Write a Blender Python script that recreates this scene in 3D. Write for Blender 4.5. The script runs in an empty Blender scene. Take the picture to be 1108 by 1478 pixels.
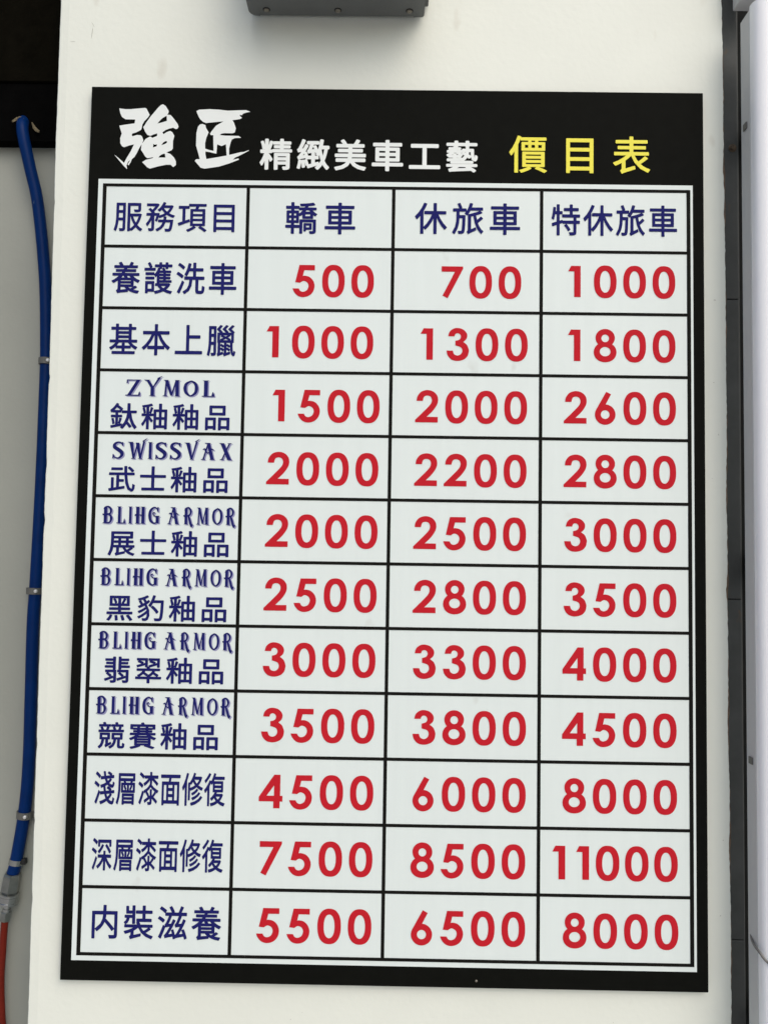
import bpy, bmesh, math, random
from mathutils import Vector, Matrix

random.seed(7)
S = bpy.context.scene
COL = S.collection

# ------------------------------------------------------------------ camera, sky, sun, exposure
# Board coordinates used throughout: u metres to the right of the board's top left corner, v metres
# below it, d metres behind the board's face.  z0 is the height of the board's top edge.
BW, BH = 0.84, 1.198
Z0 = 2.198


def P(u, v, d=0.0):
    return Vector((u - BW / 2, d, Z0 - v))


cam = bpy.data.cameras.new('camera')
cam_ob = bpy.data.objects.new('camera', cam)
COL.objects.link(cam_ob)
r0 = (0.9998550, -0.0152836, 0.0075073)
r1 = (0.0148432, 0.9983446, 0.0555675)
r2 = (-0.0083441, -0.0554481, 0.9984267)
right = Vector((r0[0], r0[2], -r0[1]))
up = -Vector((r1[0], r1[2], -r1[1]))
back = -Vector((r2[0], r2[2], -r2[1]))
m = Matrix((right, up, back)).transposed().to_4x4()
m.translation = P(0.42099, 0.64385, -1.11012)
cam_ob.matrix_world = m
cam.sensor_fit = 'AUTO'
cam.sensor_width = 36.0
cam.lens = 36.0 * 1200 / 1478
cam.clip_start = 0.02
cam.clip_end = 200
S.camera = cam_ob

SUN_EL, SUN_AZ = math.radians(42), math.radians(30)      # azimuth measured from straight behind the camera towards the right
world = bpy.data.worlds.new('World')
S.world = world
world.use_nodes = True
nt = world.node_tree
sky = nt.nodes.new('ShaderNodeTexSky')
sky.sky_type = 'NISHITA'
sky.sun_disc = False
sky.sun_elevation = SUN_EL
sky.sun_rotation = math.pi - SUN_AZ
sky.air_density = 1.0
sky.dust_density = 4.0
sky.ozone_density = 1.0
nt.links.new(sky.outputs['Color'], nt.nodes['Background'].inputs['Color'])
nt.nodes['Background'].inputs['Strength'].default_value = 0.12
sun = bpy.data.lights.new('sun', 'SUN')
sun.energy = 1.4
sun.angle = math.radians(75)
sun.color = (1.0, 0.985, 0.955)
sun_ob = bpy.data.objects.new('sun', sun)
COL.objects.link(sun_ob)
sdir = Vector((math.sin(SUN_AZ) * math.cos(SUN_EL), -math.cos(SUN_AZ) * math.cos(SUN_EL), math.sin(SUN_EL)))
sun_ob.rotation_euler = sdir.to_track_quat('Z', 'Y').to_euler()
sun_ob.location = sdir * 6 + Vector((0, 0, 1.5))
S.view_settings.view_transform = 'Standard'
S.view_settings.look = 'None'
S.view_settings.exposure = 0.02
S.view_settings.gamma = 1.0
S.view_settings.use_curve_mapping = False


# ------------------------------------------------------------------ materials
def mat(name, col, rough=0.5, metal=0.0, spec=0.5, var=0.0, vscale=6.0, bump=0.0, bscale=300.0, spots=None,
        stretch=(1, 1, 1), coat=0.0):
    """Principled material; var mottles the colour with noise, bump roughens it, spots adds small dark marks."""
    M = bpy.data.materials.new(name)
    M.use_nodes = True
    N, L = M.node_tree.nodes, M.node_tree.links
    b = N['Principled BSDF']
    b.inputs['Roughness'].default_value = rough
    b.inputs['Metallic'].default_value = metal
    b.inputs['Specular IOR Level'].default_value = spec
    b.inputs['Coat Weight'].default_value = coat
    tc = N.new('ShaderNodeTexCoord')
    mp = N.new('ShaderNodeMapping')
    mp.inputs['Scale'].default_value = stretch
    L.new(tc.outputs['Object'], mp.inputs['Vector'])
    base = None
    n = N.new('ShaderNodeTexNoise')
    n.inputs['Scale'].default_value = vscale
    n.inputs['Detail'].default_value = 6
    n.inputs['Roughness'].default_value = 0.6
    L.new(mp.outputs[0], n.inputs['Vector'])
    cr = N.new('ShaderNodeValToRGB')
    cr.color_ramp.elements[0].position = 0.3
    cr.color_ramp.elements[1].position = 0.7
    cr.color_ramp.elements[0].color = tuple(c * (1 - var) for c in col) + (1,)
    cr.color_ramp.elements[1].color = tuple(min(1, c * (1 + var)) for c in col) + (1,)
    L.new(n.outputs['Fac'], cr.inputs['Fac'])
    base = cr.outputs['Color']
    if spots:
        sc, lo, scol, st = spots
        n2 = N.new('ShaderNodeTexNoise')
        n2.inputs['Scale'].default_value = sc
        n2.inputs['Detail'].default_value = 3
        mp2 = N.new('ShaderNodeMapping')
        mp2.inputs['Scale'].default_value = st
        mp2.inputs['Location'].default_value = (3.1, 1.7, 5.3)
        L.new(tc.outputs['Object'], mp2.inputs['Vector'])
        L.new(mp2.outputs[0], n2.inputs['Vector'])
        c2 = N.new('ShaderNodeValToRGB')
        c2.color_ramp.elements[0].position = lo
        c2.color_ramp.elements[1].position = lo + 0.06
        L.new(n2.outputs['Fac'], c2.inputs['Fac'])
        mx = N.new('ShaderNodeMix')
        mx.data_type = 'RGBA'
        L.new(c2.outputs['Color'], mx.inputs[0])
        L.new(base, mx.inputs[6])
        mx.inputs[7].default_value = tuple(scol) + (1,)
        base = mx.outputs[2]
    L.new(base, b.inputs['Base Color'])
    if bump:
        n3 = N.new('ShaderNodeTexNoise')
        n3.inputs['Scale'].default_value = bscale
        n3.inputs['Detail'].default_value = 3
        L.new(tc.outputs['Object'], n3.inputs['Vector'])
        bp = N.new('ShaderNodeBump')
        bp.inputs['Strength'].default_value = bump
        bp.inputs['Distance'].default_value = 0.001
        L.new(n3.outputs['Fac'], bp.inputs['Height'])
        L.new(bp.outputs['Normal'], b.inputs['Normal'])
    return M


M_PAINT = mat('pillar_paint', (0.735, 0.775, 0.71), 0.55, var=0.03, vscale=4, bump=0.3, bscale=120,
              spots=(20, 0.68, (0.66, 0.68, 0.61), (1, 1, 0.4)))
M_CHIP = mat('chipped_plaster', (0.16, 0.11, 0.075), 0.9, var=0.5, vscale=90, bump=0.5)
M_SCUFF = mat('scuff', (0.33, 0.33, 0.30), 0.8, var=0.3, vscale=200)
M_GREY = mat('recess_shade_grey', (0.305, 0.32, 0.285), 0.6, var=0.05, vscale=4, bump=0.2, bscale=160)  # off-white wall; the shade of the recess is put into this grey
M_BLACK = mat('black_beam_paint', (0.002, 0.002, 0.002), 0.85, spec=0.02, var=0.3, vscale=30, bump=0.2)
M_BLACK2 = mat('black_brown_paint', (0.0045, 0.004, 0.0025), 0.9, spec=0.02, var=0.3, vscale=40, bump=0.3)
M_PANEL = mat('black_panel', (0.0055, 0.006, 0.005), 0.6, spec=0.03, var=0.12, vscale=60, bump=0.05, bscale=700)
M_WHITE = mat('white_print', (0.695, 0.775, 0.765), 0.42, spec=0.3, var=0.018, vscale=5, bump=0.05, bscale=500,
              spots=(17, 0.715, (0.60, 0.65, 0.63), (1, 1, 0.7)), stretch=(12, 1, 0.7))
M_LINE = mat('black_print', (0.0095, 0.0095, 0.0085), 0.6, spec=0.03, var=0.1, vscale=80)
INK = {
    'white': mat('white_ink', (0.75, 0.80, 0.79), 0.4, spec=0.4, var=0.015, vscale=30),
    'yellow': mat('yellow_ink', (0.78, 0.72, 0.035), 0.4, spec=0.4, var=0.03, vscale=30),
    'blue': mat('blue_ink', (0.014, 0.016, 0.125), 0.6, spec=0.05, var=0.08, vscale=60),
    'red': mat('red_ink', (0.50, 0.016, 0.027), 0.6, spec=0.05, var=0.04, vscale=40),
    'shade': mat('lavender_ink', (0.30, 0.31, 0.50), 0.6, spec=0.05, var=0.05, vscale=60),
}
M_FRAME = mat('dark_grey_frame', (0.080, 0.086, 0.083), 0.55, spec=0.2, var=0.15, vscale=18, bump=0.15, bscale=250,
              spots=(38, 0.71, (0.12, 0.095, 0.07), (1, 1, 0.5)))
M_GROOVE = mat('frame_groove', (0.010, 0.011, 0.011), 0.8, spec=0.1, var=0.3, vscale=25, bump=0.2)
M_RUST = mat('rusty_steel', (0.11, 0.08, 0.05), 0.8, metal=0.0, var=0.5, vscale=260, bump=0.5)
M_ALU = mat('grey_aluminium', (0.56, 0.57, 0.575), 0.5, metal=0.0, var=0.04, vscale=8, stretch=(1, 1, 0.1))
M_DIFF = mat('white_diffuser', (0.90, 0.92, 0.96), 0.3, spec=0.5, var=0.008, vscale=4)
M_CABLE = mat('grey_cable', (0.14, 0.14, 0.135), 0.5, var=0.1)
M_HOSE = mat('blue_hose', (0.0005, 0.021, 0.115), 0.40, spec=0.10, var=0.12, vscale=40, bump=0.08, bscale=220,
             spots=(110, 0.73, (0.07, 0.11, 0.19), (1, 1, 0.5)))
M_ORANGE = mat('orange_hose', (0.15, 0.014, 0.007), 0.5, spec=0.15, var=0.12, vscale=60)
M_CLIP = mat('grey_plastic', (0.115, 0.115, 0.105), 0.5, var=0.1, vscale=60)
M_NAIL = mat('nail_steel', (0.80, 0.80, 0.78), 0.3, metal=0.5)
M_STEEL = mat('zinc_steel', (0.40, 0.41, 0.40), 0.2, metal=0.95, var=0.1, vscale=90, bump=0.1)
M_DULL = mat('dull_zinc', (0.26, 0.27, 0.255), 0.3, metal=0.9, var=0.15, vscale=70, bump=0.15)
M_FLAKE = mat('tan_flake', (0.30, 0.25, 0.15), 0.9, var=0.3, vscale=150, bump=0.5)
M_LAMP = mat('dark_grey_casting', (0.125, 0.133, 0.132), 0.5, var=0.06, vscale=40, bump=0.12, bscale=500)
M_SCREW = mat('screw_steel', (0.26, 0.24, 0.20), 0.4, metal=0.7, var=0.3, vscale=300)
M_HOLE = mat('screw_recess', (0.012, 0.012, 0.012), 0.7)


# ------------------------------------------------------------------ helpers
def link(name, me, material, parent=None):
    o = bpy.data.objects.new(name, me)
    COL.objects.link(o)
    mats = material if isinstance(material, (list, tuple)) else [material]
    for k in mats:
        me.materials.append(k)
    if parent is not None:
        o.parent = parent
        o.matrix_parent_inverse = Matrix.Translation(-parent.location) if parent.parent is None else Matrix.Identity(4)
        if parent.parent is not None:
            o.matrix_parent_inverse = parent_inv(parent)
    return o


def parent_inv(p):
    bpy.context.view_layer.update()
    return p.matrix_world.inverted()


def from_bm(name, bm, material, parent=None, smooth=False):
    me = bpy.data.meshes.new(name)
    bmesh.ops.recalc_face_normals(bm, faces=bm.faces)
    bm.to_mesh(me)
    bm.free()
    if smooth:
        for p in me.polygons:
            p.use_smooth = True
    return link(name, me, material, parent)


def thing(name, label, cat, loc, group=None):
    o = bpy.data.objects.new(name, None)
    o.empty_display_size = 0.05
    COL.objects.link(o)
    o.location = loc
    tag(o, label, cat, group)
    return o


def tag(o, label, cat, group=None):
    o['label'] = label
    o['category'] = cat
    if group:
        o['group'] = group
    return o


def box(bm, u0, u1, v0, v1, d0, d1, bev=0.0, seg=2):
    vs = [bm.verts.new(P(u, v, d)) for u in (u0, u1) for v in (v0, v1) for d in (d0, d1)]
    fs = []
    for q in ((0, 1, 3, 2), (4, 6, 7, 5), (0, 4, 5, 1), (2, 3, 7, 6), (0, 2, 6, 4), (1, 5, 7, 3)):
        fs.append(bm.faces.new([vs[i] for i in q]))
    if bev:
        es = list({e for f in fs for e in f.edges})
        bmesh.ops.bevel(bm, geom=es, offset=bev, segments=seg, affect='EDGES', profile=0.5)


def catmull(pts, n=10):
    out = []
    q = [pts[0]] + list(pts) + [pts[-1]]
    for i in range(1, len(q) - 2):
        for k in range(n):
            t = k / n
            out.append(0.5 * ((2 * q[i]) + (q[i + 1] - q[i - 1]) * t + (2 * q[i - 1] - 5 * q[i] + 4 * q[i + 1] - q[i + 2]) * t * t
                              + (3 * q[i] - q[i - 1] - 3 * q[i + 1] + q[i + 2]) * t ** 3))
    out.append(pts[-1])
    return out


def tube(bm, pts, rad, seg=20, cap=True):
    rings = []
    for i, p in enumerate(pts):
        t = (pts[min(i + 1, len(pts) - 1)] - pts[max(i - 1, 0)]).normalized()
        a = t.cross(Vector((0, 1, 0))).normalized()
        b = t.cross(a).normalized()
        r = rad(i / (len(pts) - 1)) if callable(rad) else rad
        rings.append([bm.verts.new(p + a * math.cos(2 * math.pi * k / seg) * r + b * math.sin(2 * math.pi * k / seg) * r) for k in range(seg)])
    for i in range(len(rings) - 1):
        for k in range(seg):
            bm.faces.new((rings[i][k], rings[i][(k + 1) % seg], rings[i + 1][(k + 1) % seg], rings[i + 1][k]))
    if cap:
        bm.faces.new(rings[0])
        bm.faces.new(rings[-1])


def lathe(bm, a, b, prof, seg=24, rot=0.0):
    """Turned shape along a->b; prof is a list of (t along the axis, radius)."""
    ax = (b - a).normalized()
    e1 = ax.cross(Vector((0, 0, 1)) if abs(ax.y) > 0.9 else Vector((0, 1, 0))).normalized()
    e2 = ax.cross(e1).normalized()
    rings = []
    for t, r in prof:
        c = a.lerp(b, t)
        rings.append([bm.verts.new(c + (e1 * math.cos(rot + 2 * math.pi * k / seg) + e2 * math.sin(rot + 2 * math.pi * k / seg)) * r) for k in range(seg)])
    for i in range(len(rings) - 1):
        for k in range(seg):
            bm.faces.new((rings[i][k], rings[i][(k + 1) % seg], rings[i + 1][(k + 1) % seg], rings[i + 1][k]))
    bm.faces.new(rings[0])
    bm.faces.new(rings[-1])


def curve_fill(loops):
    """Filled flat outlines with holes (even-odd) in u, v -> list of vertex lists and faces."""
    c = bpy.data.curves.new('outline', 'CURVE')
    c.dimensions = '2D'
    c.fill_mode = 'BOTH'
    for lp in loops:
        s = c.splines.new('POLY')
        s.points.add(len(lp) - 1)
        for p, (x, y) in zip(s.points, lp):
            p.co = (x, y, 0, 1)
        s.use_cyclic_u = True
    return curve_mesh(c)


def curve_mesh(c):
    o = bpy.data.objects.new('outline', c)
    COL.objects.link(o)
    bpy.context.view_layer.update()
    me = bpy.data.meshes.new_from_object(o.evaluated_get(bpy.context.evaluated_depsgraph_get()))
    vs = [(v.co.x, v.co.y) for v in me.vertices]
    fs = [tuple(p.vertices) for p in me.polygons]
    bpy.data.objects.remove(o)
    bpy.data.curves.remove(c)
    bpy.data.meshes.remove(me)
    return vs, fs


class Print:
    """Collects printed shapes given in board u, v and links them as one mesh lying d in front of the board."""

    def __init__(self):
        self.v, self.f = [], []

    def add(self, vs, fs, fn, d):
        o = len(self.v)
        self.v += [P(*fn(x, y), d) for x, y in vs]
        self.f += [tuple(i + o for i in f) for f in fs]

    def build(self, name, material, parent):
        me = bpy.data.meshes.new(name)
        me.from_pydata([tuple(p) for p in self.v], [], self.f)
        me.update()
        bm = bmesh.new()
        bm.from_mesh(me)
        for f in bm.faces:
            f.normal_update()
            if f.normal.y > 0:
                f.normal_flip()
        bm.to_mesh(me)
        bm.free()
        return link(name, me, material, parent)


def wob(x, seed, amp):
    return amp * (math.sin(x * 37 + seed) * 0.5 + math.sin(x * 113 + seed * 2.3) * 0.3 + math.sin(x * 291 + seed * 5.1) * 0.25)


def interp(tab, v):
    for (v0, u0), (v1, u1) in zip(tab, tab[1:]):
        if v <= v1:
            break
    return u0 + (u1 - u0) * (v - v0) / (v1 - v0)


V_TOP, V_BOT = -1.3, 2.198

# ---- where the lettering stands on the board: text, ink, (u0, v0, u1, v1), width ratio, weight
CJK = [
    ('精緻美車工藝', 'white', [0.2352, 0.0726, 0.5319, 0.1144], 0.84, 0.023),
    ('價目表', 'yellow', [0.5764, 0.0637, 0.7668, 0.1149], 0.71, 0.012),
    ('服務項目', 'blue', [0.0374, 0.1628, 0.207, 0.2031], 0.88, 0.012),
    ('轎車', 'blue', [0.2716, 0.161, 0.3669, 0.2038], 0.8, 0.0145),
    ('休旅車', 'blue', [0.4487, 0.1593, 0.591, 0.2018], 0.83, 0.0145),
    ('特休旅車', 'blue', [0.6334, 0.1597, 0.8037, 0.2016], 0.88, 0.0145),
    ('養護洗車', 'blue', [0.0372, 0.2469, 0.2069, 0.2894], 0.86, 0.0145),
    ('基本上臘', 'blue', [0.0368, 0.3323, 0.2072, 0.3741], 0.85, 0.0145),
    ('鈦釉釉品', 'blue', [0.0415, 0.441, 0.2033, 0.475], 0.84, 0.0165),
    ('武士釉品', 'blue', [0.0418, 0.526, 0.203, 0.5596], 0.84, 0.0165),
    ('展士釉品', 'blue', [0.0443, 0.6123, 0.2064, 0.6455], 0.84, 0.0165),
    ('黑豹釉品', 'blue', [0.0447, 0.6984, 0.2056, 0.7318], 0.84, 0.0165),
    ('翡翠釉品', 'blue', [0.0442, 0.7802, 0.2037, 0.8136], 0.84, 0.0165),
    ('競賽釉品', 'blue', [0.0392, 0.8661, 0.1988, 0.8996], 0.84, 0.0165),
    ('淺層漆面修復', 'blue', [0.0369, 0.9302, 0.2083, 0.9719], 0.91, 0.0145),
    ('深層漆面修復', 'blue', [0.0364, 1.016, 0.2079, 1.0571], 0.91, 0.0145),
    ('内裝滋養', 'blue', [0.0373, 1.1019, 0.2078, 1.1435], 0.85, 0.0145),
]
PRICES = [
    ('500', 0.3780, 0.2692),
    ('700', 0.5775, 0.2683),
    ('1000', 0.7854, 0.2655),
    ('1000', 0.3785, 0.3536),
    ('1300', 0.5867, 0.3540),
    ('1800', 0.7853, 0.3531),
    ('1500', 0.3885, 0.4406),
    ('2000', 0.5863, 0.4393),
    ('2600', 0.7856, 0.4380),
    ('2000', 0.3880, 0.5258),
    ('2200', 0.5861, 0.5250),
    ('2800', 0.7855, 0.5238),
    ('2000', 0.3883, 0.6095),
    ('2500', 0.5859, 0.6094),
    ('3000', 0.7855, 0.6088),
    ('2500', 0.3884, 0.6942),
    ('2800', 0.5863, 0.6942),
    ('3500', 0.7851, 0.6945),
    ('3000', 0.3882, 0.7799),
    ('3300', 0.5867, 0.7797),
    ('4000', 0.7849, 0.7797),
    ('3500', 0.3881, 0.8657),
    ('3800', 0.5873, 0.8654),
    ('4500', 0.7847, 0.8646),
    ('4500', 0.3881, 0.9521),
    ('6000', 0.5875, 0.9515),
    ('8000', 0.7849, 0.9507),
    ('7500', 0.3883, 1.0375),
    ('8500', 0.5873, 1.0368),
    ('11000', 0.7855, 1.0365),
    ('5500', 0.3883, 1.1232),
    ('6500', 0.5877, 1.1225),
    ('8000', 0.7859, 1.1226),
]
BRUSH = [
    [
        [(0.0393, 0.031), (0.0478, 0.032), (0.0551, 0.0319), (0.0665, 0.0307), (0.0747, 0.0299), (0.0768, 0.0309), (0.0814, 0.0396), (0.0793, 0.0433), (0.0743, 0.0487), (0.0718, 0.0535), (0.0707, 0.0599), (0.0695, 0.0615), (0.0634, 0.0648), (0.0583, 0.0664), (0.0576, 0.068), (0.0582, 0.07), (0.0594, 0.0701), (0.0645, 0.0684), (0.0697, 0.0686), (0.0719, 0.0705), (0.0738, 0.0758), (0.0722, 0.0805), (0.0687, 0.0864), (0.0649, 0.0949), (0.0624, 0.0992), (0.0589, 0.1024), (0.0575, 0.1068), (0.0546, 0.1112), (0.0533, 0.1099), (0.0566, 0.104), (0.0539, 0.1061), (0.0517, 0.1114), (0.0529, 0.1167), (0.0489, 0.1131), (0.042, 0.1052), (0.0344, 0.0963), (0.0398, 0.1005), (0.0483, 0.1078), (0.0516, 0.1009), (0.057, 0.0913), (0.0611, 0.0817), (0.0557, 0.0829), (0.0475, 0.0858), (0.0449, 0.0846), (0.0422, 0.0804), (0.0419, 0.073), (0.0438, 0.0666), (0.0401, 0.0555), (0.0486, 0.0538), (0.0609, 0.052), (0.0618, 0.0465), (0.0483, 0.0464), (0.0435, 0.0432), (0.0408, 0.0379)],
    ],
    [
        [(0.0994, 0.0245), (0.1031, 0.0271), (0.1075, 0.034), (0.1072, 0.0363), (0.1058, 0.0393), (0.1102, 0.0396), (0.1134, 0.043), (0.1205, 0.0524), (0.1216, 0.0561), (0.1201, 0.0591), (0.1176, 0.0594), (0.1144, 0.0575), (0.1087, 0.0589), (0.1036, 0.0611), (0.0996, 0.0643), (0.1012, 0.0668), (0.1058, 0.0637), (0.1104, 0.0621), (0.1135, 0.0642), (0.1163, 0.0689), (0.1146, 0.0764), (0.1147, 0.0869), (0.1133, 0.0891), (0.1061, 0.0925), (0.1119, 0.0949), (0.1167, 0.0996), (0.1194, 0.1049), (0.1196, 0.1101), (0.116, 0.1131), (0.1123, 0.1097), (0.1061, 0.1098), (0.0959, 0.112), (0.0841, 0.1155), (0.0804, 0.1138), (0.073, 0.1065), (0.078, 0.1032), (0.0873, 0.1008), (0.0883, 0.0994), (0.08, 0.1009), (0.0774, 0.099), (0.0709, 0.089), (0.0717, 0.0811), (0.0771, 0.0736), (0.083, 0.0702), (0.0862, 0.0722), (0.0925, 0.0694), (0.0926, 0.0658), (0.0883, 0.0671), (0.0832, 0.0693), (0.079, 0.0681), (0.0758, 0.0635), (0.073, 0.0572), (0.075, 0.0545), (0.0769, 0.0508), (0.0834, 0.0412), (0.0923, 0.0299), (0.0964, 0.0256)],
        [(0.1049, 0.0406), (0.099, 0.0442), (0.0945, 0.049), (0.0927, 0.0519), (0.0992, 0.05), (0.1053, 0.048)],
        [(0.0877, 0.0807), (0.0898, 0.0819), (0.0927, 0.0811), (0.0924, 0.084), (0.0873, 0.0857)],
        [(0.0986, 0.0824), (0.1011, 0.0786), (0.1041, 0.0767), (0.1062, 0.0765), (0.1064, 0.0788), (0.1032, 0.0809)],
        [(0.0955, 0.0998), (0.097, 0.0972), (0.1005, 0.095), (0.1038, 0.0941), (0.105, 0.0997)],
    ],
    [
        [(0.1456, 0.0336), (0.1497, 0.0316), (0.1642, 0.0307), (0.1766, 0.0313), (0.189, 0.0326), (0.2025, 0.0319), (0.2138, 0.0315), (0.2199, 0.0338), (0.2139, 0.0351), (0.2098, 0.0366), (0.2086, 0.0387), (0.205, 0.0382), (0.2063, 0.0405), (0.2085, 0.0426), (0.2059, 0.0443), (0.1956, 0.046), (0.1978, 0.05), (0.2005, 0.0574), (0.1991, 0.0632), (0.1961, 0.0645), (0.1847, 0.0644), (0.1806, 0.0653), (0.1786, 0.0672), (0.1858, 0.0679), (0.1961, 0.068), (0.2044, 0.0681), (0.2081, 0.0705), (0.2055, 0.0709), (0.1993, 0.0712), (0.1953, 0.0733), (0.1938, 0.0776), (0.192, 0.0861), (0.1922, 0.095), (0.2009, 0.0928), (0.2081, 0.0909), (0.2122, 0.0906), (0.2193, 0.0878), (0.2188, 0.0889), (0.2122, 0.0927), (0.2051, 0.0965), (0.2005, 0.0986), (0.1975, 0.1016), (0.2052, 0.0998), (0.2058, 0.1015), (0.2012, 0.1034), (0.192, 0.1072), (0.1787, 0.1115), (0.1592, 0.1147), (0.1535, 0.1134), (0.1508, 0.1103), (0.1453, 0.104), (0.147, 0.1016), (0.1521, 0.1013), (0.1493, 0.0918), (0.1464, 0.0824), (0.1465, 0.0643), (0.1483, 0.0558), (0.1508, 0.0526), (0.1544, 0.0517), (0.1586, 0.0534), (0.1592, 0.0568), (0.1632, 0.0636), (0.1601, 0.0716), (0.1588, 0.079), (0.159, 0.0864), (0.1647, 0.0885), (0.1707, 0.0895), (0.1696, 0.0673), (0.1667, 0.0675), (0.1651, 0.0657), (0.1671, 0.062), (0.1731, 0.054), (0.1832, 0.0478), (0.175, 0.0486), (0.1595, 0.0504), (0.1553, 0.0489), (0.1511, 0.0452), (0.1478, 0.0394)],
        [(0.1596, 0.0905), (0.1658, 0.0914), (0.1746, 0.0936), (0.1755, 0.0804), (0.1816, 0.0827), (0.1874, 0.08), (0.1888, 0.0959), (0.1763, 0.0984), (0.1611, 0.1012), (0.1595, 0.0938)],
    ],
]

# ------------------------------------------------------------------ ground and walls
M_GROUND = mat('concrete_paving', (0.42, 0.41, 0.39), 0.85, var=0.12, vscale=1.5, bump=0.4, bscale=90)
bm = bmesh.new()
bm.faces.new([bm.verts.new((x, y, 0)) for x, y in ((-60, -60), (60, -60), (60, 60), (-60, 60))])
g = from_bm('pavement', bm, M_GROUND)
g['kind'] = 'structure'
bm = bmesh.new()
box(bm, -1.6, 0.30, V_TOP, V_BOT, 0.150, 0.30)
tag(from_bm('recess_wall', bm, M_GREY), 'recessed wall with its shade coloured in as grey, behind the blue hose, left of the white pillar', 'wall')

# white pillar: rows every few millimetres so that its two edges are slightly uneven
LEFT = [(-1.3, -0.0530), (0.0742, -0.0522), (0.3615, -0.0494), (0.8307, -0.0477), (1.2596, -0.0448), (2.2, -0.0425)]
RIGHT = [(-1.3, 0.871), (-0.14, 0.8722), (0.1, 0.8742), (0.49, 0.8748), (0.80, 0.8742), (1.0, 0.8750), (1.25, 0.8752), (2.2, 0.8765)]
CHIPS_L = [(0.405, 0.008, 0.0018), (0.52, 0.015, 0.0014), (0.60, 0.010, 0.0020), (0.90, 0.008, 0.0015), (1.10, 0.01, 0.0016), (1.0, 0.006, 0.0012), (0.16, 0.006, 0.0010)]
CHIPS_R = [(0.10, 0.03, 0.0022), (0.16, 0.012, 0.0012), (0.55, 0.06, 0.0012), (0.68, 0.02, 0.0018), (0.04, 0.01, 0.0010), (0.86, 0.05, 0.0012), (1.02, 0.03, 0.0015)]
bm = bmesh.new()
rows = []
n = 700
for i in range(n + 1):
    v = V_TOP + (V_BOT - V_TOP) * i / n
    ul = interp(LEFT, v) + wob(v, 1.0, 0.0002) + random.uniform(-1, 1) * 0.00015
    ur = interp(RIGHT, v) + wob(v, 4.0, 0.00035) + random.uniform(-1, 1) * 0.00035
    for c, w, a in CHIPS_L:
        ul += 0.8 * a * math.exp(-abs((v - c) / w * 1.6) ** 1.3)
    for c, w, a in CHIPS_R:
        ur -= a * math.exp(-abs((v - c) / w * 1.2) ** 1.5)
    rows.append([bm.verts.new(P(u, v, d)) for u, d in ((ul, 0.150), (ul, 0.0125), (ul + 0.0012, 0.0110), (ul + 0.013, 0.01025), (ul + 0.018, 0.0103),
                                                      (0.2, 0.0103), (0.6, 0.0103), (ur - 0.030, 0.0103), (ur - 0.018, 0.0106), (ur - 0.008, 0.0114), (ur - 0.001, 0.0128), (ur, 0.0146), (ur, 0.026))])
for a, b in zip(rows, rows[1:]):
    for k in range(len(a) - 1):
        bm.faces.new((a[k], a[k + 1], b[k + 1], b[k]))
pillar = from_bm('white_pillar', bm, M_PAINT)
tag(pillar, 'white painted pillar face that carries the black framed price board', 'pillar')
bm = bmesh.new()
pr = None
for i in range(401):
    v = -0.5 + 2.2 * i / 400
    ur = interp(RIGHT, v) + 0.0004 + max(-0.0006, wob(v, 9.0, 0.0012) + 0.0002) + random.uniform(0, 0.0003)
    cur = [bm.verts.new(P(u, v, d)) for u, d in ((0.865, 0.0155), (ur, 0.0155), (ur, 0.026))]
    if pr:
        bm.faces.new((pr[0], pr[1], cur[1], cur[0]))
        bm.faces.new((pr[1], pr[2], cur[2], cur[1]))
    pr = cur
for f in bm.faces:
    f.smooth = True
e = from_bm('chipped_edge', bm, M_CHIP, pillar)
e['label'] = 'bare brown plaster showing along the chipped right edge'
bm = bmesh.new()
for u, v, w, h, t in ((0.8582, 0.2852, 0.0038, 0.0012, 0.1), (0.8560, 0.3989, 0.0022, 0.0008, 0.4), (0.8642, 1.0079, 0.0012, 0.0016, 0.2),
                      (-0.0325, -0.0702, 0.010, 0.0005, -0.05), (0.8600, 1.105, 0.003, 0.0008, -0.6),
                      (0.30, 1.247, 0.0012, 0.0012, 0.3), (0.315, 1.238, 0.0008, 0.0010, 0.3), (0.72, 1.243, 0.001, 0.001, 0.5),
                      (-0.0060, -0.083, 0.0007, 0.022, 0.1), (-0.0052, -0.095, 0.0005, 0.010, -0.5), (0.853, 0.53, 0.0014, 0.0006, 0.2), (0.862, 0.47, 0.003, 0.0006, 1.2)):
    ring = []
    for k in range(10):
        a = 2 * math.pi * k / 10
        r = random.uniform(0.6, 1.0)
        x, y = math.cos(a) * w / 2 * r, math.sin(a) * h / 2 * r
        ring.append(bm.verts.new(P(u + x * math.cos(t) - y * math.sin(t), v + x * math.sin(t) + y * math.cos(t), 0.0099 if u < 0.84 else 0.0103)))
    bm.faces.new(ring)
e = from_bm('scuff_mark', bm, M_SCUFF, pillar)

# black beam across the top of the recess
beam = thing('black_beam', 'black beam across the top of the recess left of the pillar', 'beam', P(-0.3, 0.014, 0.14))
bm = bmesh.new()
box(bm, -1.6, -0.056, -0.078, 0.0137, 0.128, 0.149, 0.001)
from_bm('lower_flange', bm, M_BLACK, beam)
bm = bmesh.new()
box(bm, -1.6, -0.0565, V_TOP, -0.0795, 0.124, 0.149, 0.001)
from_bm('upper_plate', bm, M_BLACK2, beam)


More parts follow.
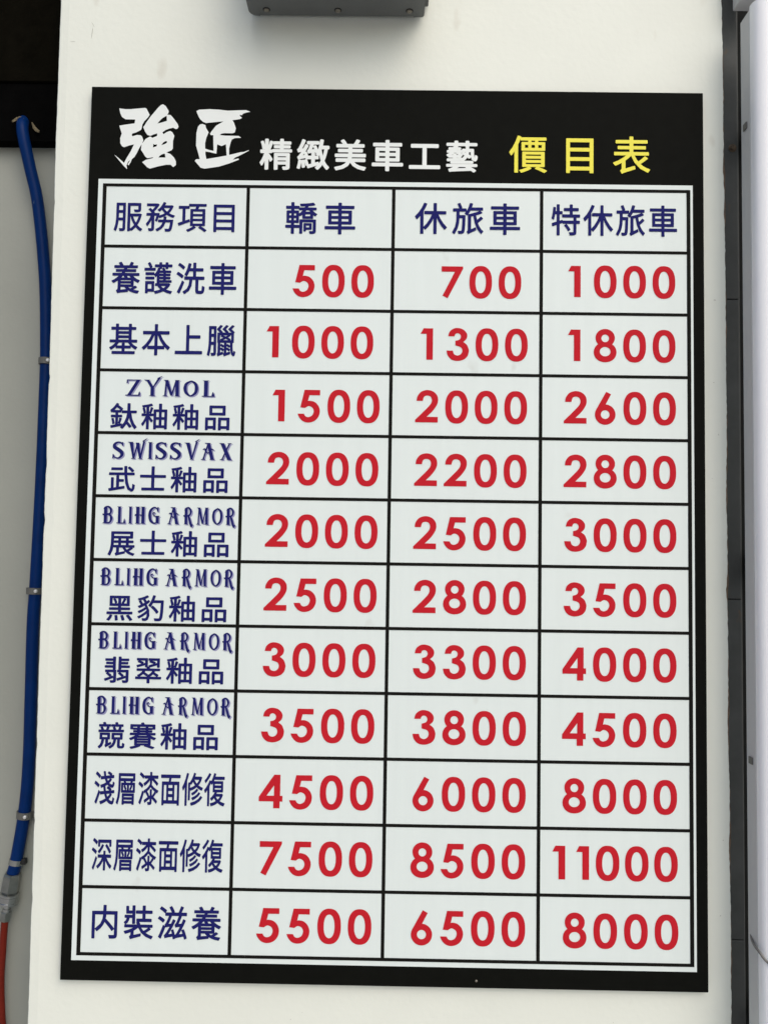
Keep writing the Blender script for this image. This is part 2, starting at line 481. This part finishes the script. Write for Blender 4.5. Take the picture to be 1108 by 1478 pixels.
def flake(name, pts, d, curl, label):
    bm = bmesh.new()
    n = len(pts) // 2
    rw = []
    for k in range(n):
        a, b = pts[k], pts[-1 - k]
        r = []
        for j in range(5):
            t = j / 4
            u, v = a[0] + (b[0] - a[0]) * t, a[1] + (b[1] - a[1]) * t
            r.append(bm.verts.new(P(u, v, d - curl * (k / (n - 1)) ** 2 - 0.0012 * math.sin(t * math.pi))))
        rw.append(r)
    for a, b in zip(rw, rw[1:]):
        for j in range(4):
            bm.faces.new((a[j], a[j + 1], b[j + 1], b[j]))
    bmesh.ops.solidify(bm, geom=list(bm.faces), thickness=0.0012)
    o = from_bm(name, bm, M_FLAKE, beam, True)
    o['label'] = label


flake('sealant_flake', [(-0.139, -0.0150), (-0.136, -0.0060), (-0.130, 0.0010), (-0.1225, 0.0050), (-0.1215, 0.0015), (-0.1255, -0.0020), (-0.1320, -0.0085), (-0.137, -0.0160)], 0.1265, 0.008,
      'larger curled tan sealant flake right of the hose')
flake('sealant_flake', [(-0.1655, -0.0125), (-0.160, -0.0150), (-0.154, -0.0165), (-0.146, -0.0140), (-0.1460, -0.0175), (-0.153, -0.0215), (-0.160, -0.0205), (-0.166, -0.0160)], 0.1215, 0.004,
      'small tan sealant flake left of the hose')

# ------------------------------------------------------------------ dark metal frame right of the pillar
frame = thing('metal_frame', 'dark grey metal frame strip running down between the pillar and the light batten', 'frame', P(0.888, V_BOT, 0.04))
RAIL = [(-1.3, 0.8985), (-0.15, 0.8989), (0.8, 0.8992), (1.25, 0.9004), (2.2, 0.902)]
cuts = [V_TOP, -0.42, 0.2775, 0.6925, 1.1443, 1.62, V_BOT]
for a, b in zip(cuts, cuts[1:]):
    bm = bmesh.new()
    vs = [bm.verts.new(P(u, v, d)) for (u, v) in ((0.862, a + 0.0006), (interp(RAIL, a), a + 0.0006), (interp(RAIL, b), b - 0.0006), (0.862, b - 0.0006)) for d in (0.030, 0.055)]
    for q in ((0, 2, 4, 6), (1, 7, 5, 3), (0, 1, 3, 2), (2, 3, 5, 4), (4, 5, 7, 6), (6, 7, 1, 0)):
        bm.faces.new([vs[i] for i in q])
    bmesh.ops.bevel(bm, geom=list(bm.edges), offset=0.0007, segments=1, affect='EDGES')
    from_bm('facing_strip', bm, M_FRAME, frame)
bm = bmesh.new()
box(bm, 0.862, 0.985, V_TOP, V_BOT, 0.056, 0.10)
from_bm('groove_back', bm, M_GROOVE, frame)
bm = bmesh.new()
box(bm, 0.9022, 0.9052, V_TOP, V_BOT, 0.041, 0.0558, 0.0008)
from_bm('channel_lip', bm, M_FRAME, frame)
bm = bmesh.new()
c = P(0.8917, 0.0621, 0.0300)
lathe(bm, c + Vector((0, 0.001, 0)), c - Vector((0, 0.004, 0)), [(0, 0.0056), (0.4, 0.0056), (0.45, 0.0040), (0.8, 0.0036), (1, 0.0020)], 14)
s = from_bm('screw', bm, M_RUST, frame)
s['label'] = 'rusty screw in the upper facing strip'

# ------------------------------------------------------------------ light battens
def batten(v0, v1, u, label, d0, d1, w):
    t = thing('light_batten', label, 'light fixture', P(u, v1, d1), 'battens mounted end to end at the right')
    bm = bmesh.new()
    box(bm, u, u + w, v0 + 0.004, v1, d0 + 0.009, d1, 0.0012)
    from_bm('housing', bm, M_ALU, t)
    bm = bmesh.new()
    prof = []
    for k in range(49):
        a = math.pi * k / 48
        prof.append((u + w / 2 - math.cos(a) * (w / 2 - 0.0006), d0 + 0.0088 - math.sin(a) ** 0.6 * 0.0200))
    rg = [[bm.verts.new(P(x, v, y)) for x, y in prof] for v in (v0, v0 + 0.0015, v1 - 0.0015, v1)]
    for a, b in zip(rg, rg[1:]):
        for k in range(len(prof) - 1):
            bm.faces.new((a[k], a[k + 1], b[k + 1], b[k]))
    bm.faces.new(rg[0])
    bm.faces.new(rg[-1])
    from_bm('diffuser', bm, M_DIFF, t, False)
    return t


low = batten(-0.0927, 2.05, 0.8846, 'long white light batten with grey side standing right of the frame', -0.053, -0.016, 0.050)
for v in (0.02, 0.62, 1.22, 1.8):
    bm = bmesh.new()
    box(bm, 0.925, 0.934, v, v + 0.03, -0.0165, 0.0562)
    from_bm('standoff_bracket', bm, M_FRAME, low)
for v in (0.0636, 0.894):
    bm = bmesh.new()
    box(bm, 0.8826, 0.8845, v - 0.0045, v + 0.0045, -0.036, -0.026, 0.0005)
    from_bm('mounting_clip', bm, M_CLIP, low)
batten(-1.25, -0.1225, 0.8850, 'upper light batten whose lower end shows in the top right corner', -0.030, 0.009, 0.034)

pts = [P(0.8880, 1.112, -0.0150), P(0.8825, 1.1180, -0.0350), P(0.8822, 1.1215, -0.0560), P(0.8860, 1.1270, -0.0600), P(0.8915, 1.1310, -0.0620), P(0.9000, 1.1325, -0.0645),
       P(0.9130, 1.132, -0.0650), P(0.9290, 1.130, -0.0600), P(0.9370, 1.128, -0.0520), P(0.9370, 1.124, -0.0150)]
bm = bmesh.new()
tube(bm, catmull(pts, 8), 0.0016, 10)
tag(from_bm('thin_cable', bm, M_CABLE, None, True), 'thin grey cable bent around the lower light batten', 'cable')

# ------------------------------------------------------------------ dark lamp housing over the board
lamp = thing('floodlight', 'dark grey lamp housing with three screws, hung above the price board', 'light fixture', P(0.3357, -0.15, -0.01))


def rounded_slab(u0, u1, r0, r1, v0, v1, d0, d1, bev):
    """Block whose plan has rounded corners (r0 at the left, r1 at the right)."""
    pl = []
    for (cu, cd, r, a0) in ((u0 + r0, d1 - r0, r0, 90), (u0 + r0, d0 + r0, r0, 180), (u1 - r1, d0 + r1, r1, 270), (u1 - r1, d1 - r1, r1, 0)):
        for k in range(7):
            a = math.radians(a0 + 15 * k)
            pl.append((cu + math.cos(a) * r, cd + math.sin(a) * r))
            if r < 1e-5:
                break
    bm = bmesh.new()
    lo = [bm.verts.new(P(x, v1, y)) for x, y in pl]
    hi = [bm.verts.new(P(x, v0, y)) for x, y in pl]
    nn = len(pl)
    for k in range(nn):
        bm.faces.new((lo[k], lo[(k + 1) % nn], hi[(k + 1) % nn], hi[k]))
    bm.faces.new(lo)
    bm.faces.new(hi)
    bmesh.ops.remove_doubles(bm, verts=bm.verts, dist=1e-6)
    es = [e for e in bm.edges if abs(e.verts[0].co.z - e.verts[1].co.z) < 1e-6]
    bmesh.ops.bevel(bm, geom=es, offset=bev, segments=2, affect='EDGES')
    return bm


VB = -0.1075
from_bm('body', rounded_slab(0.2290, 0.4426, 0, 0, -0.30, VB, -0.085, 0.0035, 0.0012), M_LAMP, lamp)
for args, lab in (((0.2160, 0.2282, 0.0095, 0), 'left end cap'), ((0.4434, 0.4556, 0, 0.004), 'right end cap')):
    o = from_bm('end_cap', rounded_slab(args[0], args[1], args[2], args[3], -0.302, VB + 0.0004, -0.087, 0.0042, 0.0012), M_LAMP, lamp)
bm = bmesh.new()
box(bm, 0.4566, 0.4625, -0.20, -0.122, -0.045, 0.0055, 0.0015)
from_bm('bracket_arm', bm, M_LAMP, lamp)
bm = bmesh.new()
box(bm, 0.30, 0.37, -0.27, -0.20, 0.0037, 0.0100)
from_bm('wall_plate', bm, M_LAMP, lamp)
for u in (0.2398, 0.3380, 0.4362):
    c = P(u, VB, -0.0075)
    bm = bmesh.new()
    lathe(bm, c + Vector((0, 0, 0.001)), c - Vector((0, 0, 0.0004)), [(0, 0.0052), (1, 0.0050)], 20)
    w = from_bm('screw_recess', bm, M_HOLE, lamp)
    bm = bmesh.new()
    lathe(bm, c - Vector((0, 0, 0.0005)), c - Vector((0, 0, 0.0024)), [(0, 0.0036), (0.5, 0.0036), (0.8, 0.0030), (1, 0.0018)], 16)
    from_bm('screw', bm, M_SCREW, w)

# ------------------------------------------------------------------ hoses in the recess
HD = 0.1405
hp = [P(-0.160, -0.040, 0.160), P(-0.1535, -0.0210, 0.134), P(-0.1490, -0.0065, 0.119), P(-0.1455, 0.0125, 0.116), P(-0.1365, 0.0580, 0.123), P(-0.1255, 0.113, 0.131),
      P(-0.1140, 0.2229, 0.1385), P(-0.1088, 0.33, HD), P(-0.1080, 0.3939, HD), P(-0.1085, 0.5416, HD), P(-0.1110, 0.6874, HD), P(-0.1128, 0.7493, HD),
      P(-0.1118, 0.8517, HD), P(-0.1110, 0.9532, HD), P(-0.1140, 1.0237, HD - 0.001), P(-0.1220, 1.0939, HD - 0.004), P(-0.1262, 1.1149, HD - 0.005)]
bm = bmesh.new()
tube(bm, catmull(hp, 10), 0.0088, 24)
hose = tag(from_bm('air_hose', bm, M_HOSE, None, True), 'blue air hose hanging down the recess beside the white pillar', 'hose')
ha, hb = P(-0.1190, 1.0925, 0.137), P(-0.1222, 1.1010, 0.136)
ha, hb = P(-0.1222, 1.0945, HD - 0.004), P(-0.1236, 1.1020, HD - 0.0045)
bm = bmesh.new()
lathe(bm, ha, hb, [(0, 0.0089), (0, 0.0096), (1, 0.0096), (1, 0.0089)], 24)
hc = from_bm('hose_clamp', bm, M_STEEL, hose, False)
bm = bmesh.new()
box(bm, -0.1135, -0.1075, 1.0935, 1.1015, 0.1325, 0.1415, 0.0008)
from_bm('clamp_screw', bm, M_HOLE, hc)

axis_a, axis_b = P(-0.1262, 1.1140, 0.1355), P(-0.1352, 1.1830, 0.1355)
cp = thing('hose_coupling', 'zinc quick coupling joining the blue hose to the orange hose', 'coupling', axis_a)
A = lambda t: axis_a.lerp(axis_b, t)
bm = bmesh.new()
lathe(bm, A(0.0), A(0.41), [(0, 0.0075), (0.02, 0.0115), (0.12, 0.0125), (0.90, 0.0128), (1.0, 0.0115)], 6, 0.35)
from_bm('hex_body', bm, M_DULL, cp)
bm = bmesh.new()
lathe(bm, A(0.412), A(0.64), [(0, 0.0120), (0.06, 0.0140), (0.22, 0.0140), (0.28, 0.0132), (0.72, 0.0134), (0.78, 0.0146), (0.95, 0.0146), (1, 0.0125)], 28)
from_bm('sliding_collar', bm, M_STEEL, cp, False)
bm = bmesh.new()
lathe(bm, A(0.642), A(0.80), [(0, 0.0058), (0.2, 0.0060), (0.25, 0.0048), (0.6, 0.0048), (0.65, 0.0058), (1, 0.0058)], 20)
from_bm('plug', bm, M_STEEL, cp, False)
bm = bmesh.new()
lathe(bm, A(0.802), A(1.0), [(0, 0.0070), (0.08, 0.0079), (0.85, 0.0079), (1, 0.0064)], 6, 0.2)
from_bm('hex_nut', bm, M_DULL, cp)

op = [A(0.985), P(-0.1362, 1.2000, 0.136), P(-0.1372, 1.2251, 0.137), P(-0.1385, 1.2700, 0.138), P(-0.1345, 1.329, 0.1385), P(-0.125, 1.42, 0.14), P(-0.122, 1.55, 0.141), P(-0.128, 1.75, 0.142)]
bm = bmesh.new()
tube(bm, catmull(op, 10), 0.0050, 18)
tag(from_bm('air_hose', bm, M_ORANGE, None, True), 'thin orange red hose hanging below the zinc coupling', 'hose')

for (u, v, d, lab, tl) in ((-0.1080, 0.3520, HD, 'upper grey plastic clip holding the blue hose', 0.0), (-0.1130, 0.7010, HD, 'middle grey plastic clip holding the blue hose', 0.02), (-0.1140, 1.0310, HD - 0.001, 'lowest grey clip holding the blue hose, just above the coupling', 0.10)):
    t = thing('hose_clip', lab, 'clip', P(u, v, 0.15), 'clips nailed over the blue hose')
    bm = bmesh.new()
    ring = []
    for k in range(15):
        a = math.radians(180 + 180 * k / 14)
        ring.append((math.cos(a), math.sin(a)))
    prof_o = [(-0.0112, 0.1495)] + [(0.0112 * x, d + 0.0112 * y) for x, y in ring] + [(0.0112, d + 0.003), (0.0200, d + 0.003), (0.0200, 0.1495)]
    prof_i = [(-0.0090, 0.1495)] + [(0.0090 * x, d + 0.0090 * y) for x, y in ring] + [(0.0090, 0.1480), (0.0120, 0.1495), (0.0150, 0.1495)]
    h = 0.0048
    vo = [[bm.verts.new(P(u + x, v + s * h + x * tl, y)) for x, y in prof_o] for s in (-1, 1)]
    vi = [[bm.verts.new(P(u + x, v + s * h + x * tl, y)) for x, y in prof_i] for s in (-1, 1)]
    for k in range(len(prof_o) - 1):
        bm.faces.new((vo[0][k], vo[0][k + 1], vo[1][k + 1], vo[1][k]))
        bm.faces.new((vi[0][k], vi[1][k], vi[1][k + 1], vi[0][k + 1]))
        for s in (0, 1):
            bm.faces.new((vo[s][k], vi[s][k], vi[s][k + 1], vo[s][k + 1]))
    for k in (0, -1):
        bm.faces.new((vo[0][k], vo[1][k], vi[1][k], vi[0][k]))
    from_bm('saddle', bm, M_CLIP, t)
    bm = bmesh.new()
    nu = u + (0.0066 if v < 1 else 0.0050)
    c = P(nu, v + 0.005 * tl, d - 0.0094)
    lathe(bm, c + Vector((0, 0.0015, 0)), c - Vector((0, 0.0025, 0)), [(0, 0.0026), (0.8, 0.0026), (1, 0.0016)], 14)
    from_bm('nail', bm, M_NAIL, t)

# ------------------------------------------------------------------ price board
board = thing('price_board', 'black framed white price board with red prices and blue lettering on the pillar', 'sign', P(BW / 2, BH, 0.0))
bm = bmesh.new()
box(bm, 0, BW, 0, BH, 0.0, 0.0099, 0.0006, 1)
from_bm('black_panel', bm, M_PANEL, board)
SH = (0.0140, 0.1305, 0.8250, 1.1722)
pr = Print()
pr.add([(SH[0], SH[1]), (SH[2], SH[1]), (SH[2], SH[3]), (SH[0], SH[3])], [(0, 1, 2, 3)], lambda x, y: (x, y), -0.0004)
sheet = pr.build('white_table', M_WHITE, board)

xs, ws = [0.0231, 0.2198, 0.4185, 0.6198, 0.8190], [0.0026, 0.0023, 0.0023, 0.0023, 0.0026]
ys = [0.13906 + 0.08539 * i for i in range(13)]
bx = [(x - w, x + w) for x, w in zip(xs, ws)]
by = [(y - 0.0021, y + 0.0021) for y in ys]
pr = Print()
for a, b in bx:
    pr.add([(a, by[0][0]), (b, by[0][0]), (b, by[-1][1]), (a, by[-1][1])], [(0, 1, 2, 3)], lambda x, y: (x, y), -0.0008)
for a, b in by:
    for (p, q), (r, s) in zip(bx, bx[1:]):
        pr.add([(q, a), (r, a), (r, b), (q, b)], [(0, 1, 2, 3)], lambda x, y: (x, y), -0.0008)
pr.build('grid_lines', M_LINE, sheet)


def cjk(text, ink, bbx, ratio, bold, parent, name, d):
    u0, v0, u1, v1 = bbx
    n = len(text)
    p = (u1 - u0) / (n - 1 + ratio)
    w = p * ratio
    pr = Print()
    for i, ch in enumerate(text):
        c = bpy.data.curves.new('glyph', 'FONT')
        c.body = ch
        c.resolution_u = 3
        vs, fs = curve_mesh(c)
        # heavier weight: the glyph printed again a hair in front, moved by the extra stroke width
        for k in range(9):
            a = math.pi * k / 4
            dx, dy = (0, 0) if k == 8 else (bold * math.cos(a), bold * math.sin(a))
            pr.add(vs, fs, lambda x, y: (u0 + i * p + (x + dx - 0.03) * w / 0.94, v1 - (y + dy + 0.083) * (v1 - v0) / 0.92), d - 0.00003 * k)
    return pr.build(name, INK[ink], parent)


def ell(cx, cy, rx, ry, a0, a1, n, e=2.0):
    out = []
    for k in range(n + 1):
        a = math.radians(a0 + (a1 - a0) * k / n)
        c, s = math.cos(a), math.sin(a)
        out.append((cx + rx * math.copysign(abs(c) ** (2 / e), c), cy + ry * math.copysign(abs(s) ** (2 / e), s)))
    return out


def smooth(pts, sharp=()):
    """Round a closed outline with Catmull-Rom except at the listed corners."""
    n = len(pts)
    out = []
    for i in range(n):
        a, b, c, d = (Vector(pts[(i + k - 1) % n]) for k in range(4))
        if i in sharp:
            a = b
        if (i + 1) % n in sharp:
            d = c
        if i in sharp and (i + 1) % n in sharp:
            out.append(tuple(b))
            continue
        for k in range(5):
            t = k / 5
            out.append(tuple(0.5 * (2 * b + (c - a) * t + (2 * a - 5 * b + 4 * c - d) * t * t + (3 * b - a - 3 * c + d) * t ** 3)))
    return out


DIG = {
    '0': [ell(91, 127.5, 91, 134, 0, 360, 47, 2.35)[:-1], ell(91, 127.5, 42, 89, 0, 360, 39, 2.2)[:-1]],
    '1': [[(29, 210), (53, 255), (129, 255), (129, 0), (77, 0), (77, 210)]],
    '2': [smooth([(6, 173), (13, 210), (43, 247), (92, 261), (140, 249), (170, 218), (178, 184), (173, 152), (157, 121), (130, 86), (88, 45), (177, 45), (177, 0), (-4, 0), (-4, 20),
                  (60, 84), (105, 131), (123, 157), (128, 183), (118, 207), (93, 216), (67, 207), (56, 173)], (0, 10, 11, 12, 13, 14, 22))],
    '3': [smooth([(15, 192), (26, 229), (55, 254), (91, 261), (132, 251), (160, 225), (168, 198), (160, 170), (136, 148), (165, 125), (180, 90), (181, 68), (171, 33), (142, 5), (92, -7), (45, 3), (13, 36), (2, 76),
                  (53, 76), (64, 48), (92, 37), (118, 49), (129, 76), (117, 104), (73, 119), (73, 156), (106, 167), (117, 190), (109, 210), (90, 218), (73, 211), (65, 192)], (0, 8, 17, 18, 24, 25, 31))],
    '4': [[(114, 258), (162, 258), (162, 96), (181, 96), (181, 52), (160, 52), (160, 0), (110, 0), (110, 52), (-4, 52), (-4, 87)], [(114, 175), (114, 96), (56, 96)]],
    '5': [smooth([(50, 257), (175, 257), (175, 214), (90, 214), (79, 167), (95, 169), (131, 160), (162, 130), (175, 87), (164, 40), (132, 6), (84, -7), (40, 4), (10, 35), (-2, 64), (48, 64), (61, 44), (84, 37),
                  (113, 51), (126, 84), (115, 113), (84, 126), (58, 111), (18, 115)], (0, 1, 2, 3, 4, 14, 15, 22, 23))],
    '6': [[(98, 259), (137, 239), (93, 156)] + ell(90, 75, 82, 82, 86, -206, 40), ell(90, 75, 35, 35, 0, 360, 24)[:-1]],
    '7': [[(11, 255), (184, 255), (184, 236), (62, -6), (20, 14), (118, 211), (11, 211)]],
    '8': [ell(91, 74, 91, 81, 54, -234, 44, 2.1) + ell(91.5, 190, 77, 73, 222, -42, 36, 2.05), ell(91.5, 187, 30.5, 31, 0, 360, 22)[:-1], ell(91, 79, 43, 38, 0, 360, 26)[:-1]],
}
DIGM = {k: curve_fill(v) for k, v in DIG.items()}
SU, SV, PITCH = 0.0306 / 182, 0.0451 / 268, 0.0396


def price(text, uc, vc, parent):
    """uc, vc: centre of the last zero."""
    pr = Print()
    n = len(text)
    for i, ch in enumerate(text):
        k = n - 1 - i
        x0 = uc - k * PITCH - 91 * SU
        if text == '11000':
            x0 = uc - min(k, 2) * 0.0379 - 91 * SU - (max(0, k - 2) * 0.0310)
            if k >= 3:
                x0 -= -0.0005
        vs, fs = DIGM[ch]
        pr.add(vs, fs, lambda x, y: (x0 + x * SU, vc + (127.5 - y) * SV), -0.0008)
    return pr.build('price_figure', INK['red'], parent)


# decorative Roman capitals: every piece lies a hair in front of the one before
def stroke(x0, y0, x1, y1, w0, w1=None):
    """Stem drawn with a horizontal pen of width w."""
    w1 = w0 if w1 is None else w1
    return [(x0 - w0 / 2, y0), (x0 + w0 / 2, y0), (x1 + w1 / 2, y1), (x1 - w1 / 2, y1)]


def serif(cx, y, w, up):
    h = 5 if up else -5
    return [(cx - w / 2, y), (cx + w / 2, y), (cx + w / 5, y + h), (cx - w / 5, y + h)]


def arcs(pts, ws):
    """Curved stroke through pts with a width at each, as quads."""
    P2 = [Vector(p) for p in pts]
    q = [P2[0]] + P2 + [P2[-1]]
    mid, wid = [], []
    for i in range(1, len(q) - 2):
        for k in range(5):
            t = k / 5
            a, b, c, d = q[i - 1], q[i], q[i + 1], q[i + 2]
            mid.append(0.5 * (2 * b + (c - a) * t + (2 * a - 5 * b + 4 * c - d) * t * t + (3 * b - a - 3 * c + d) * t ** 3))
            wid.append(1.15 * (ws[i - 1] + (ws[i] - ws[i - 1]) * t))
    mid.append(P2[-1])
    wid.append(1.15 * ws[-1])
    l, r = [], []
    for i, p in enumerate(mid):
        t = (mid[min(i + 1, len(mid) - 1)] - mid[max(0, i - 1)]).normalized()
        nn = Vector((-t.y, t.x)) * wid[i] / 2
        l.append(tuple(p + nn))
        r.append(tuple(p - nn))
    return ('strip', l, r)


K, H = 20, 9      # thick and hair strokes, in hundredths of the cap height
LATIN = {
    'Z': (85, [[(6, 100), (82, 100), (82, 96), (6, 94)], stroke(20, 6, 68, 96, 20), [(0, 6), (78, 6), (78, 0), (0, 0)], [(6, 98), (12, 98), (12, 80), (4, 76)], [(68, 4), (80, 4), (78, 26), (72, 22)]]),
    'Y': (108, [stroke(22, 100, 52, 50, 18, 18), stroke(54, 50, 92, 112, 9, 15), [(84, 106), (100, 115), (112, 124), (98, 120), (78, 110)], stroke(52, 0, 52, 54, K + 1), serif(52, 0, 42, True), serif(20, 100, 40, False)]),
    'M': (104, [stroke(18, 2, 24, 100, H + 1), stroke(24, 100, 54, 4, 20, 13), stroke(54, 4, 80, 100, H), stroke(86, 0, 84, 100, K), serif(18, 0, 34, True), serif(86, 0, 36, True), serif(22, 100, 32, False), serif(86, 100, 34, False)]),
    'O': (86, [arcs([(46, 96), (18, 78), (11, 50), (18, 22), (42, 4), (68, 20), (76, 50), (68, 80), (44, 96)], [6, 14, 17, 14, 6, 14, 17, 14, 6])]),
    'L': (74, [stroke(24, 0, 24, 100, K + 2), serif(24, 100, 40, False), [(2, 0), (72, 0), (72, 5), (2, 5)], [(56, 4), (74, 2), (66, 30), (62, 26)]]),
    'S': (66, [arcs([(58, 78), (50, 93), (32, 97), (14, 86), (14, 68), (34, 54), (52, 38), (54, 20), (38, 4), (18, 6), (6, 18)], [5, 7, 8, 13, 17, 19, 19, 15, 8, 6, 4]), [(52, 98), (62, 98), (60, 72), (54, 80)], [(2, 0), (8, 0), (14, 20), (4, 28)]]),
    'W': (124, [stroke(24, 100, 40, 0, K + 2, 10), stroke(40, 0, 62, 92, H), stroke(62, 96, 80, 0, K + 2, 10), stroke(80, 0, 102, 104, H + 2, 12), [(96, 102), (112, 112), (124, 124), (112, 119), (90, 106)], serif(20, 100, 38, False), serif(38, 0, 28, True), serif(80, 0, 28, True)]),
    'I': (40, [stroke(20, 0, 20, 100, K + 2), serif(20, 0, 40, True), serif(20, 100, 40, False)]),
    'V': (96, [stroke(22, 100, 48, 0, K + 4, 12), stroke(48, 0, 78, 106, H, 12), [(72, 104), (86, 112), (97, 124), (86, 119), (66, 108)], serif(18, 100, 38, False), serif(48, 0, 26, True)]),
    'A': (92, [stroke(16, 0, 46, 94, H + 1), stroke(74, 0, 48, 100, K + 3, K), [(24, 100), (66, 100), (58, 95), (30, 95)], serif(16, 0, 34, True), serif(74, 0, 38, True), arcs([(14, 60), (26, 64), (34, 50), (46, 38)], [4, 8, 6, 5]), arcs([(46, 38), (58, 50), (68, 62), (84, 58)], [5, 6, 8, 4])]),
    'X': (88, [stroke(20, 100, 68, 0, K + 5), stroke(68, 100, 20, 0, H + 1), serif(18, 100, 38, False), serif(68, 100, 32, False), serif(70, 0, 38, True), serif(20, 0, 32, True)]),
    'B': (64, [stroke(20, 0, 20, 96, K), serif(16, 0, 32, True), arcs([(8, 84), (22, 97), (42, 96), (54, 78), (46, 56), (8, 48)], [4, 7, 9, 14, 9, 5]), arcs([(24, 54), (44, 54), (57, 30), (46, 5), (16, 3)], [5, 8, 15, 8, 5]), [(0, 56), (10, 56), (16, 50), (4, 46)]]),
    'H': (68, [stroke(18, 0, 18, 100, K), stroke(52, 0, 52, 100, K), serif(18, 0, 34, True), serif(52, 0, 34, True), serif(18, 100, 34, False), serif(52, 100, 34, False), [(4, 54), (60, 54), (60, 48), (4, 48)], [(2, 58), (10, 54), (10, 46), (0, 44)]]),
    'G': (72, [arcs([(62, 76), (54, 92), (36, 96), (16, 78), (11, 48), (18, 18), (40, 4), (58, 10)], [5, 7, 8, 14, 16, 14, 7, 6]), stroke(60, 4, 60, 46, K), [(36, 48), (74, 48), (74, 43), (36, 43)], [(60, 100), (68, 98), (66, 66), (58, 76)], arcs([(44, 66), (34, 64), (34, 54), (44, 48)], [8, 7, 5, 4])]),
    'R': (68, [stroke(20, 0, 20, 96, K), serif(20, 0, 34, True), arcs([(8, 82), (22, 96), (42, 96), (54, 76), (44, 54), (8, 46)], [4, 7, 9, 14, 9, 5]), arcs([(36, 52), (46, 30), (54, 4), (64, -16)], [9, 13, 15, 9]), [(56, -16), (74, -6), (70, 4), (60, -2)], [(0, 54), (10, 54), (16, 48), (4, 44)]]),
}


def latin(spans, vt, vb, parent):
    """spans: (letter, u0, u1); vt, vb: cap height and base line. A pale drop shade lies under the letters."""
    main, shade = Print(), Print()
    sc = (vb - vt) / 100
    for ch, u0, u1 in spans:
        pieces = LATIN[ch][1]
        allx = [x for pc in pieces for x, y in (list(pc[1]) + list(pc[2]) if pc[0] == 'strip' else pc)]
        xm = min(allx)
        sx = (u1 - u0) / (max(allx) - xm)
        for pr, du, dv, d0 in ((shade, 7.0 * sc, 6.0 * sc, -0.00060), (main, 0, 0, -0.00100)):
            for j, pc in enumerate(pieces):
                d = d0 - 0.00003 * j
                fn = lambda x, y: (u0 + (x - xm) * sx + du, vb - y * sc + dv)
                if pc[0] == 'strip':
                    l, r = pc[1], pc[2]
                    nn = len(l)
                    pr.add(l + r, [(i, i + 1, nn + i + 1, nn + i) for i in range(nn - 1)], fn, d)
                else:
                    pr.add(pc, [tuple(range(len(pc)))], fn, d)
    o = main.build('lettering', INK['blue'], parent)
    s = shade.build('drop_shade', INK['shade'], parent)
    return o


for i, (text, ink, bbx, ratio, bold) in enumerate(CJK):
    on_black = ink != 'blue'
    o = cjk(text, ink, bbx, ratio, bold, board if on_black else sheet, 'title_lettering' if on_black else 'lettering', -0.0006 if on_black else -0.0008)
    if ink == 'yellow':
        o['label'] = 'yellow heading characters at the top right of the board'
pr = Print()
for lp in BRUSH:
    vs, fs = curve_fill(lp)
    pr.add(vs, fs, lambda x, y: (x, y), -0.0006)
o = pr.build('brush_lettering', INK['white'], board)
o['label'] = 'white brush written characters at the top left of the board'
for t, u, v in PRICES:
    price(t, u, v, sheet)
latin([('Z', 0.0608, 0.0813), ('Y', 0.0850, 0.1107), ('M', 0.1103, 0.1349), ('O', 0.1389, 0.1588), ('L', 0.1640, 0.1812)], 0.4080, 0.4300, sheet)
latin([('S', 0.0458, 0.0610), ('W', 0.0657, 0.0931), ('I', 0.0931, 0.1000), ('S', 0.1037, 0.1188), ('S', 0.1231, 0.1382), ('V', 0.1420, 0.1632), ('A', 0.1644, 0.1842), ('X', 0.1888, 0.2077)],
      0.4928, 0.5155, sheet)
BA = [('B', 0.0350, 0.0490), ('L', 0.0542, 0.0664), ('I', 0.0697, 0.0755), ('H', 0.0786, 0.0932), ('G', 0.0967, 0.1118), ('A', 0.1217, 0.1386), ('R', 0.1436, 0.1572), ('M', 0.1608, 0.1780),
      ('O', 0.1822, 0.1962), ('R', 0.2000, 0.2138)]
for vt, vb in ((0.5800, 0.6027), (0.6623, 0.6851), (0.7465, 0.7690), (0.8317, 0.8545)):
    latin(BA, vt, vb, sheet)
c = P(0.5404, 1.1890, 0.0)
bm = bmesh.new()
lathe(bm, c + Vector((0, 0.001, 0)), c - Vector((0, 0.0007, 0)), [(0, 0.0016), (0.7, 0.0016), (1, 0.0009)], 12)
s = from_bm('screw', bm, M_SCREW, board)
